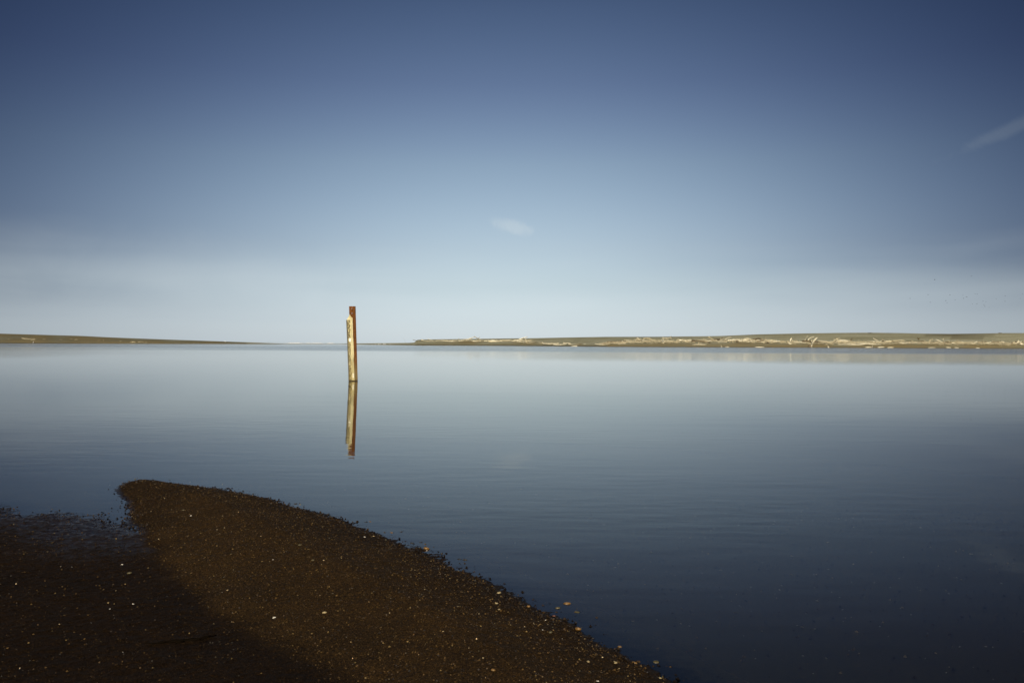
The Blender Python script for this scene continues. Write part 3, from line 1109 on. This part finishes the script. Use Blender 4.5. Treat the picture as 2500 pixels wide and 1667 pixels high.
# ------------------------------------------------------------------ surf on the open sea beyond the bar
for (a, b, yb, yt, lab) in [(697, 745, 838.6, 836.2, 'largest white breaker on the open sea beyond the sand bar'),
                            (742, 766, 838.6, 837.0, 'low white foam between the two breakers beyond the sand bar'),
                            (757, 792, 838.7, 836.6, 'middle white breaker on the sea left of the gauge'),
                            (796, 818, 838.9, 836.7, 'small white breaker closest to the gauge')]:
    D0 = 560.0
    P0, P1 = at_depth(a, yb, D0), at_depth(b, yb, D0)
    n = 26
    verts, faces = [], []
    rr = random.Random(a)
    for i in range(n):
        t = i / (n - 1)
        env = math.sin(math.pi * t) ** 0.7
        hgt = (yb - yt) * D0 / FOC * env * rr.uniform(0.55, 1.0) + 0.03
        p = P0.lerp(P1, t)
        for (dy, hz) in ((-2.2, 0.0), (-0.9, 0.6), (0.0, 1.0), (0.7, 0.75), (2.0, 0.0)):
            verts.append((p.x, D0 + dy + rr.uniform(-.3, .3), -0.05 + hgt * hz * rr.uniform(.85, 1.1)))
    for i in range(n - 1):
        for j in range(4):
            faces.append((i * 5 + j, (i + 1) * 5 + j, (i + 1) * 5 + j + 1, i * 5 + j + 1))
    o = mesh_obj('breaking_wave', verts, faces, FOAM, smooth=True)
    tag(o, lab, 'wave', 'breakers beyond the sand bar')


# ------------------------------------------------------------------ birds
def ellipsoid(c, r3, nu=8, nv=6):
    V_, F_ = [], []
    for j in range(nv + 1):
        th = math.pi * j / nv
        for i in range(nu):
            ph = 2 * math.pi * i / nu
            V_.append(Vector((c[0] + r3[0] * math.cos(th), c[1] + r3[1] * math.sin(th) * math.cos(ph), c[2] + r3[2] * math.sin(th) * math.sin(ph))))
    for j in range(nv):
        for i in range(nu):
            F_.append((j * nu + i, j * nu + (i + 1) % nu, (j + 1) * nu + (i + 1) % nu, (j + 1) * nu + i))
    return V_, F_


def gull_mesh():
    v_, f_ = join(ellipsoid((0, 0, .27), (.22, .09, .095)),
                  tube([(.13, 0, .30), (.19, 0, .38), (.21, 0, .43)], [.06, .045, .04], 8),
                  ellipsoid((.225, 0, .445), (.06, .045, .045)),
                  tube([(.27, 0, .44), (.34, 0, .425)], [.018, .004], 5),
                  tube([(-.17, 0, .28), (-.36, 0, .25)], [.05, .012], 6),
                  tube([(.02, .035, .20), (.02, .035, 0)], [.012, .010], 5),
                  tube([(.02, -.035, .20), (.02, -.035, 0)], [.012, .010], 5))
    me = bpy.data.meshes.new('gull')
    me.from_pydata([tuple(p) for p in v_], [], f_)
    me.polygons.foreach_set('use_smooth', [True] * len(f_))
    me.materials.append(GULL)
    return me


gm = gull_mesh()
for i, (px, py, s, lab) in enumerate([
        (917, 841.3, 0.75, 'white gull standing at the far left of the little group on the sand bar'),
        (924.5, 841.3, 0.9, 'white gull second from the left in the group on the sand bar'),
        (928.5, 841.2, 0.9, 'white gull in the middle of the group on the sand bar'),
        (937, 841.2, 1.25, 'largest white gull of the group on the sand bar'),
        (940.5, 841.0, 0.9, 'white gull right behind the largest one on the sand bar'),
        (952, 841.3, 0.7, 'small white gull apart from the group, nearest the dead branch'),
        (81, 837.4, 1.0, 'white gull alone at the waterline of the far left bank'),
        (550, 835.6, 1.3, 'white gull alone on the crest of the far left bank'),
        (2130, 847.2, 0.8, 'white gull at the waterline below the long trunk of the tangle')]):
    loc = hit(BANK_BVH, px, py) or hit(BANK_BVH, px, py + 0.6) or hit(BANK_BVH, px, py - .6) or ground(px, py)
    o = bpy.data.objects.new('gull', gm)
    COL.objects.link(o)
    o.location = loc - Vector((0, 0, 0.01))
    o.scale = (s, s, s)
    o.rotation_euler = (0, 0, rnd.uniform(0, 6.28))
    tag(o, lab, 'bird', 'gulls on the far shore')


def flyer_mesh(k):
    lift = (0.16, 0.05, -0.10)[k]
    wings = []
    for s in (-1, 1):
        wings.append(tube([(0.03, s * .04, .02), (0.06, s * .22, .02 + lift), (-.03, s * .48, .02 + lift * .6)], [.06, .055, .012], 6))
    v_, f_ = join(ellipsoid((0, 0, 0), (.17, .055, .055)), ellipsoid((.17, 0, .015), (.045, .035, .035)),
                  tube([(-.12, 0, 0), (-.26, 0, .01)], [.04, .03], 6), *wings)
    for v in v_:
        pass
    me = bpy.data.meshes.new('flying_bird')
    me.from_pydata([tuple(p) for p in v_], [], f_)
    me.materials.append(DARKBIRD)
    return me


fm = [flyer_mesh(k) for k in range(3)]
for i, (px, py) in enumerate([(2282, 683), (2372, 674), (2266, 719), (2319, 720), (2351, 721), (2360, 724.5), (2352, 728.6), (2386, 718), (2381, 717), (2454, 722.6),
                              (2491, 728.5), (2432, 729.5), (2332, 732), (2309, 734), (2312, 738.6), (2271, 738), (2454, 735.7), (2374, 742), (2385, 742.5), (2400, 735),
                              (2407, 737), (2402, 744), (2404, 748), (2415, 750), (2222, 729), (2496, 717)]):
    o = bpy.data.objects.new('flying_bird', fm[i % 3])
    COL.objects.link(o)
    o.location = at_depth(px, py, 330 + rnd.uniform(-25, 25))
    sc = rnd.uniform(0.55, 0.85) * (1.25 if i in (0, 5, 9, 13) else 1.0)
    o.scale = (sc, sc, sc)
    o.rotation_euler = (rnd.uniform(-.3, .3), rnd.uniform(-.2, .2), rnd.uniform(0, 6.28))
    lab = 'tiny dark bird of the distant flock flying low in the right-hand sky'
    if i == 0:
        lab = 'dark bird flying above and left of the rest of the flock'
    if i == 1:
        lab = 'highest bird of the flock in the right-hand sky'
    tag(o, lab, 'bird', 'flock of birds in flight')

# ------------------------------------------------------------------ stones and shells
ico_v = []
PH = (1 + 5 ** .5) / 2
for a in (-1, 1):
    for b in (-PH, PH):
        ico_v += [(0, a, b), (a, b, 0), (b, 0, a)]
ico_v = [Vector(p).normalized() for p in ico_v]
from mathutils.geometry import convex_hull_2d  # noqa
import bmesh


def stone_mesh(name, seed, material, flat=0.6, elong=1.35, rough=0.16):
    r_ = random.Random(seed)
    bm = bmesh.new()
    bmesh.ops.create_icosphere(bm, subdivisions=2, radius=1.0)
    offs = [Vector((r_.gauss(0, 1), r_.gauss(0, 1), r_.gauss(0, 1))).normalized() for _ in range(5)]
    amps = [r_.uniform(-rough, rough) for _ in range(5)]
    for v in bm.verts:
        k = 1.0 + sum(a * max(0, v.co.dot(o_)) ** 2 for a, o_ in zip(amps, offs))
        v.co *= k
        v.co.x *= elong
        v.co.z *= flat
    me = bpy.data.meshes.new(name)
    bm.to_mesh(me)
    bm.free()
    me.polygons.foreach_set('use_smooth', [True] * len(me.polygons))
    me.materials.append(material)
    return me


def shell_mesh(seed):
    """shallow curved shell fragment"""
    r_ = random.Random(seed)
    n = 9
    rim = []
    for i in range(n):
        a = 2 * math.pi * i / n
        rad = r_.uniform(0.65, 1.1)
        rim.append((math.cos(a) * rad * 1.3, math.sin(a) * rad * 0.75))
    V_ = [(0, 0, .42)] + [(x * .55, y * .55, .33) for x, y in rim] + [(x, y, 0) for x, y in rim] + [(0, 0, .25)] + [(x * .96, y * .96, -.08) for x, y in rim]
    F_ = []
    for i in range(n):
        j = (i + 1) % n
        F_ += [(0, 1 + i, 1 + j), (1 + i, 1 + n + i, 1 + n + j, 1 + j), (1 + n + i, 2 + 2 * n + i, 2 + 2 * n + j, 1 + n + j), (1 + 2 * n, 2 + 2 * n + j, 2 + 2 * n + i)]
    me = bpy.data.meshes.new('shell_fragment')
    me.from_pydata(V_, [], F_)
    me.materials.append(SHELL)
    return me


MESH = {}
for nm, mt in (('cream', CREAM), ('ochre', OCHRE), ('olive', OLIVE), ('dark', SLATE), ('red', REDST), ('white', SHELL)):
    MESH[nm] = [stone_mesh('pebble', hash_ + 17 * len(nm), mt) for hash_ in (1, 2, 3)]
MESH['shell'] = [shell_mesh(s) for s in range(4)]


def place(kind, px, py, wpx, label, group=None, name=None, loc=None, sink=0.25, flat=1.0):
    if loc is None:
        loc = hit(SAND_BVH, px, py)
        if loc is None:
            return None
    me = rnd.choice(MESH[kind])
    nm = name or ('shell_fragment' if kind in ('shell', 'white') else 'pebble')
    o = bpy.data.objects.new(nm, me)
    COL.objects.link(o)
    s = wpx * loc.y / FOC * 0.5 / 1.25
    o.scale = (s, s * rnd.uniform(.85, 1.1), s * rnd.uniform(.85, 1.1) * flat)
    o.rotation_euler = (rnd.gauss(0, .12), rnd.gauss(0, .12), rnd.gauss(0, .5))
    o.location = loc + Vector((0, 0, s * 0.6 * (1 - 2 * sink) * flat))
    return tag(o, label, 'shell' if nm == 'shell_fragment' else 'pebble', group)


hero = [
    ('ochre', 1384, 1476, 19, 'oval orange brown pebble lying in the water off the spit'),
    ('ochre', 1411, 1537, 16, 'shiny golden pebble at the edge of the spit near the lower right'),
    ('ochre', 1041, 1340, 14, 'rounded yellow pebble at the water edge halfway along the spit'),
    ('olive', 1362, 1486, 14, 'flat olive stone just breaking the water beside the orange pebble'),
    ('olive', 1410, 1497, 15, 'flat grey green stone awash right below the orange pebble'),
    ('cream', 1218, 1448, 11, 'small tan pebble on sand near the middle of the shoreline'),
    ('cream', 1212, 1473, 8, 'flat cream pebble just below the tan one'),
    ('cream', 1219, 1488, 8, 'pale round pebble lowest of the three near the mid shoreline'),
    ('ochre', 1290, 1481, 10, 'brown pebble at the waterline left of the orange one'),
    ('olive', 1344, 1544, 10, 'dull olive pebble left of the shiny golden one'),
    ('cream', 1436, 1615, 8, 'pale round pebble on the lower right sand'),
    ('cream', 1503, 1618, 9, 'slanting cream pebble right of the pale round one'),
    ('ochre', 1549, 1619, 13, 'amber pebble near the lower right shoreline'),
    ('olive', 1602, 1618, 15, 'grey olive stone at the water edge in the lower right corner'),
    ('ochre', 1513, 1580, 11, 'dark amber pebble at the shoreline right of the golden one'),
    ('cream', 1612, 1655, 8, 'shiny pale pebble at the bottom edge of the spit'),
    ('red', 1352, 1504, 9, 'small reddish pebble at the waterline below the olive stone'),
    ('olive', 732, 1331, 9, 'triangular olive pebble on the upper middle of the spit'),
    ('olive', 764, 1368, 8, 'olive pebble below the triangular one'),
    ('ochre', 1204, 1636, 11, 'ochre pebble on sand near the bottom edge'),
    ('cream', 1180, 1606, 6, 'small round tan pebble above the ochre one near the bottom'),
    ('olive', 448, 1246, 7, 'green yellow pebble on the upper left of the spit'),
    ('olive', 316, 1400, 12, 'dull yellow stone on the dark wet sand at the left'),
    ('cream', 792, 1496, 11, 'cream stick-like pebble in the middle of the spit'),
    ('dark', 721, 1231, 9, 'dark flat stone out in the water above the spit edge'),
    ('dark', 747, 1217, 7, 'lone small dark stone farthest out in the water'),
    ('dark', 893, 1276, 9, 'dark stone in the water beside a small brown one off the upper shoreline'),
    ('dark', 895, 1276, 8, None),
    ('dark', 895, 1278, 9, None),
    ('ochre', 904, 1275, 8, 'small brown stone beside dark ones in the water off the upper shoreline'),
    ('ochre', 956, 1302, 9, 'round brown stone breaking the water halfway along the shoreline'),
    ('dark', 981, 1300, 11, 'dark flat stone out in the water right of the round brown stone'),
    ('dark', 1006, 1327, 9, 'dark pointed stone at the waterline left of the yellow pebble'),
    ('dark', 1027, 1326, 9, 'dark stone in the water above the yellow pebble'),
    ('dark', 1135, 1368, 12, 'dark stone lying in the water off the middle shoreline'),
    ('dark', 1121, 1367, 9, 'smaller dark stone beside another off the middle shoreline'),
    ('shell', 669, 1509, 9, 'largest white shell fragment on the middle of the spit'),
    ('shell', 667, 1367, 6, 'bright white shell bit high in the middle of the spit'),
    ('shell', 298, 1379, 6, 'white shell bit on the dark wet sand at the left'),
    ('shell', 268, 1487, 5, 'white shell bit low on the wet sand at the left'),
    ('shell', 325, 1475, 6, 'white shell bit right of another on the low wet sand'),
    ('shell', 466, 1260, 6, 'white oblong shell bit beside the green yellow pebble'),
    ('shell', 890, 1312, 7, 'white slanting shell splinter near the upper shoreline'),
    ('shell', 1332, 1514, 5, 'white shell bit left of the shiny golden pebble'),
    ('shell', 1325, 1538, 5, 'white shell bit left and below the shiny golden pebble'),
    ('shell', 1459, 1664, 9, 'white shell bit cut by the bottom edge of the picture'),
    ('shell', 1283, 1405, 8, 'white shell bit under shallow water off the spit'),
    ('shell', 1545, 1518, 9, 'white shell strip under the water right of the spit'),
    ('shell', 1995, 1468, 9, 'white shell strip under the dark water at the right'),
    ('shell', 1933, 1360, 11, 'pale blurred shell under the water at the right'),
    ('shell', 2371, 1355, 11, 'pale shell under the dark water at the far right'),
    ('shell', 1570, 1301, 6, 'small pale shell under the water centre right'),
    ('shell', 2017, 1609, 13, 'pale broken shell on the bed at the lower right'),
    ('shell', 1448, 1369, 5, 'small white shell under the water above the orange pebble'),
    ('shell', 1042, 1345, 5, 'white shell bit under the rounded yellow pebble'),
]
for kind, px, py, wpx, lab in hero:
    if lab is None:
        continue
    place(kind, px, py, wpx * 1.05, lab, sink=0.2 if kind != 'shell' else 0.0)

land = lambda x, y: sand_height(np.array([x]), np.array([y]))
n = 0
while n < 70:          # white shell crumbs on the sand
    px, py = rnd.uniform(0, 1600), rnd.uniform(1180, 1667)
    loc = hit(SAND_BVH, px, py)
    if loc is None or loc.z < 0.006:
        continue
    dsv = float(land(loc.x, loc.y)[2][0])
    wh = 'dark wet flat at the left' if dsv < 0 else 'narrow upper end of the spit' if py < 1330 else 'middle of the spit' if py < 1500 else 'lower part of the spit'
    place('shell', px, py, rnd.uniform(1.5, 2.6), f'tiny white shell crumb on the {wh}', 'white shell crumbs on the sand', loc=loc, sink=0.05)
    n += 1
n = 0
while n < 90:           # pale shells seen through the shallow water
    px, py = rnd.uniform(700, 2480), rnd.uniform(1240, 1667)
    loc = hit(SAND_BVH, px, py)
    if loc is None or loc.z > -0.012:
        continue
    wh = 'close to the spit' if px < 1500 else 'in the middle of the right-hand water' if px < 1950 else 'far out at the right'
    place('shell', px, py, rnd.uniform(3.0, 7.0), f'small pale shell fragment under shallow water {wh}', 'shell fragments under the water', loc=loc, sink=0.05)
    n += 1
for i in range(120):    # dark stones strung along the waterline
    t = rnd.uniform(0, len(right_edge) - 2.2)
    k = int(t)
    a, b = Vector(right_edge[k]), Vector(right_edge[k + 1])
    p = a.lerp(b, t - k)
    nrm2 = Vector((b.y - a.y, -(b.x - a.x))).normalized()
    p += nrm2 * (abs(rnd.gauss(0, 7)) - 4) + Vector((rnd.gauss(0, 3), 0))
    loc = hit(SAND_BVH, p.x, p.y)
    if loc is None or loc.z < -0.02:
        continue
    kd = 'dark' if rnd.random() < .85 else 'olive'
    wh = 'from the tip of the spit' if p.x < 560 else 'along the upper shoreline' if p.x < 890 else 'near the rounded yellow pebble' if p.x < 1150 else 'near the orange pebble' if p.x < 1420 else 'at the lower right'
    place(kd, p.x, p.y, rnd.uniform(2.6, 6), f'small {"black" if kd == "dark" else "olive"} wet stone on the waterline {wh}', 'dark stones along the waterline',
          loc=loc, sink=0.1, flat=1.2)
for i in range(60):     # ochre and cream pebbles on the lower right sand
    px = rnd.uniform(1000, 1600)
    py = interp([(p[0], p[1]) for p in right_edge], px) + abs(rnd.gauss(0, 70)) + 4
    loc = hit(SAND_BVH, px, py)
    if loc is None or py > 1667:
        continue
    place(rnd.choice(('cream', 'ochre', 'ochre', 'olive')), px, py, rnd.uniform(2.5, 5), 'tiny ochre pebble half buried in the sand near the lower shoreline', 'tiny ochre pebbles near the lower shoreline', loc=loc)


# a dark strand of weed on the wet flat
wp = [(362, 1577), (378, 1572), (392, 1569), (410, 1567), (430, 1565), (452, 1565), (470, 1562), (488, 1560), (500, 1557), (528, 1551)]
wpts = [hit(SAND_BVH, *p) + Vector((0, 0, 0.001)) for p in wp]
shapes = [tube([p - wpts[4] for p in wpts], [.0012, .002, .0035, .0025, .004, .003, .0045, .003, .004, .001], 6, 3)]
for k_ in range(1, 9):
    a_ = wpts[k_] - wpts[4]
    d_ = Vector((rnd.uniform(.010, .03) * rnd.choice((-1, 1)), rnd.uniform(-.02, .02), 0.001))
    shapes.append(tube([a_, a_ + d_ * .6, a_ + d_], [.0025, .002, .0008], 5, k_))
v, f = join(*shapes)
o = mesh_obj('weed_strand', v, f, WEED, smooth=True)
o.location = wpts[4]
tag(o, 'thin dark strand of weed lying on the wet flat at the lower left', 'weed')


# gravel grains nobody could count
def grains(name, n, xr_, yr_, cond, smin, smax, palette, weights, label, zoff=0.2):
    x = rng.uniform(*xr_, n * 3)
    y = rng.uniform(*yr_, n * 3)
    vis = np.abs(x) < 0.68 * y + 0.15
    x, y = x[vis], y[vis]
    z, dl, ds = sand_height(x, y)
    keep = cond(x, y, z, dl, ds)
    x, y, z = x[keep][:n], y[keep][:n], z[keep][:n]
    n = len(x)
    s = smin + (smax - smin) * rng.random(n) ** 3
    base = np.array([(1, 0, 0), (-1, 0, 0), (0, 1, 0), (0, -1, 0), (0, 0, 1), (0, 0, -1)], float)
    tri = np.array([(0, 2, 4), (2, 1, 4), (1, 3, 4), (3, 0, 4), (2, 0, 5), (1, 2, 5), (3, 1, 5), (0, 3, 5)])
    V_ = base[None] * s[:, None, None] * rng.uniform(0.65, 1.25, (n, 6, 1))
    a = rng.uniform(0, 6.28, n)
    b = rng.normal(0, 0.5, n)
    ca, sa, cb, sb = np.cos(a), np.sin(a), np.cos(b), np.sin(b)
    vx, vy, vz = V_[..., 0].copy(), V_[..., 1].copy(), V_[..., 2].copy() * 0.8
    vy, vz = vy * cb[:, None] - vz * sb[:, None], vy * sb[:, None] + vz * cb[:, None]
    vx, vy = vx * ca[:, None] - vy * sa[:, None], vx * sa[:, None] + vy * ca[:, None]
    P = np.stack([vx + x[:, None], vy + y[:, None], vz + (z + s * zoff)[:, None]], -1).reshape(-1, 3)
    Fc = (tri[None] + 6 * np.arange(n)[:, None, None]).reshape(-1, 3)
    pal = np.array(palette)
    c = pal[rng.choice(len(pal), n, p=np.array(weights) / sum(weights))] * rng.uniform(0.6, 1.4, (n, 1))
    c4 = np.concatenate([c, np.ones((n, 1))], 1).repeat(6, 0)
    o = big_mesh(name, P, Fc, GRAIN, False, {'tone': c4})
    return tag(o, label, 'gravel', kind='stuff')


PAL = [(0.005, 0.003, 0.0018), (0.013, 0.0075, 0.003), (0.028, 0.0155, 0.005), (0.055, 0.032, 0.009), (0.10, 0.067, 0.024), (0.32, 0.25, 0.14)]
grains('gravel', 60000, (-3.3, 1.7), (1.72, 4.9), lambda x, y, z, dl, ds: (dl > 0.0) & ((ds > -0.02) | (rng.random(len(x)) < 0.22)), 0.0009, 0.0036,
       PAL, [4, 5, 4, 2.4, 0.5, 0.08], 'fine brown and ochre gravel grains strewn over the sand spit')
grains('wet_gravel', 12000, (-3.3, 1.7), (1.72, 4.9), lambda x, y, z, dl, ds: (np.abs(dl + 0.01) < 0.055 + 0.05 * vnoise(x * 6, y * 6)) & ((x > -1.95) | (rng.random(len(x)) < 0.25)), 0.0015, 0.0065,
       PAL[:3], [6, 3, 1], 'dark wet gravel grains fringing the waterline', 0.5)
grains('bed_gravel', 2600, (-2.5, 3.0), (1.72, 4.9), lambda x, y, z, dl, ds: (dl < -0.06), 0.002, 0.007,
       PAL[2:], [3, 3, 2, 1], 'sparse pale grit on the bed under shallow water', 0.2)
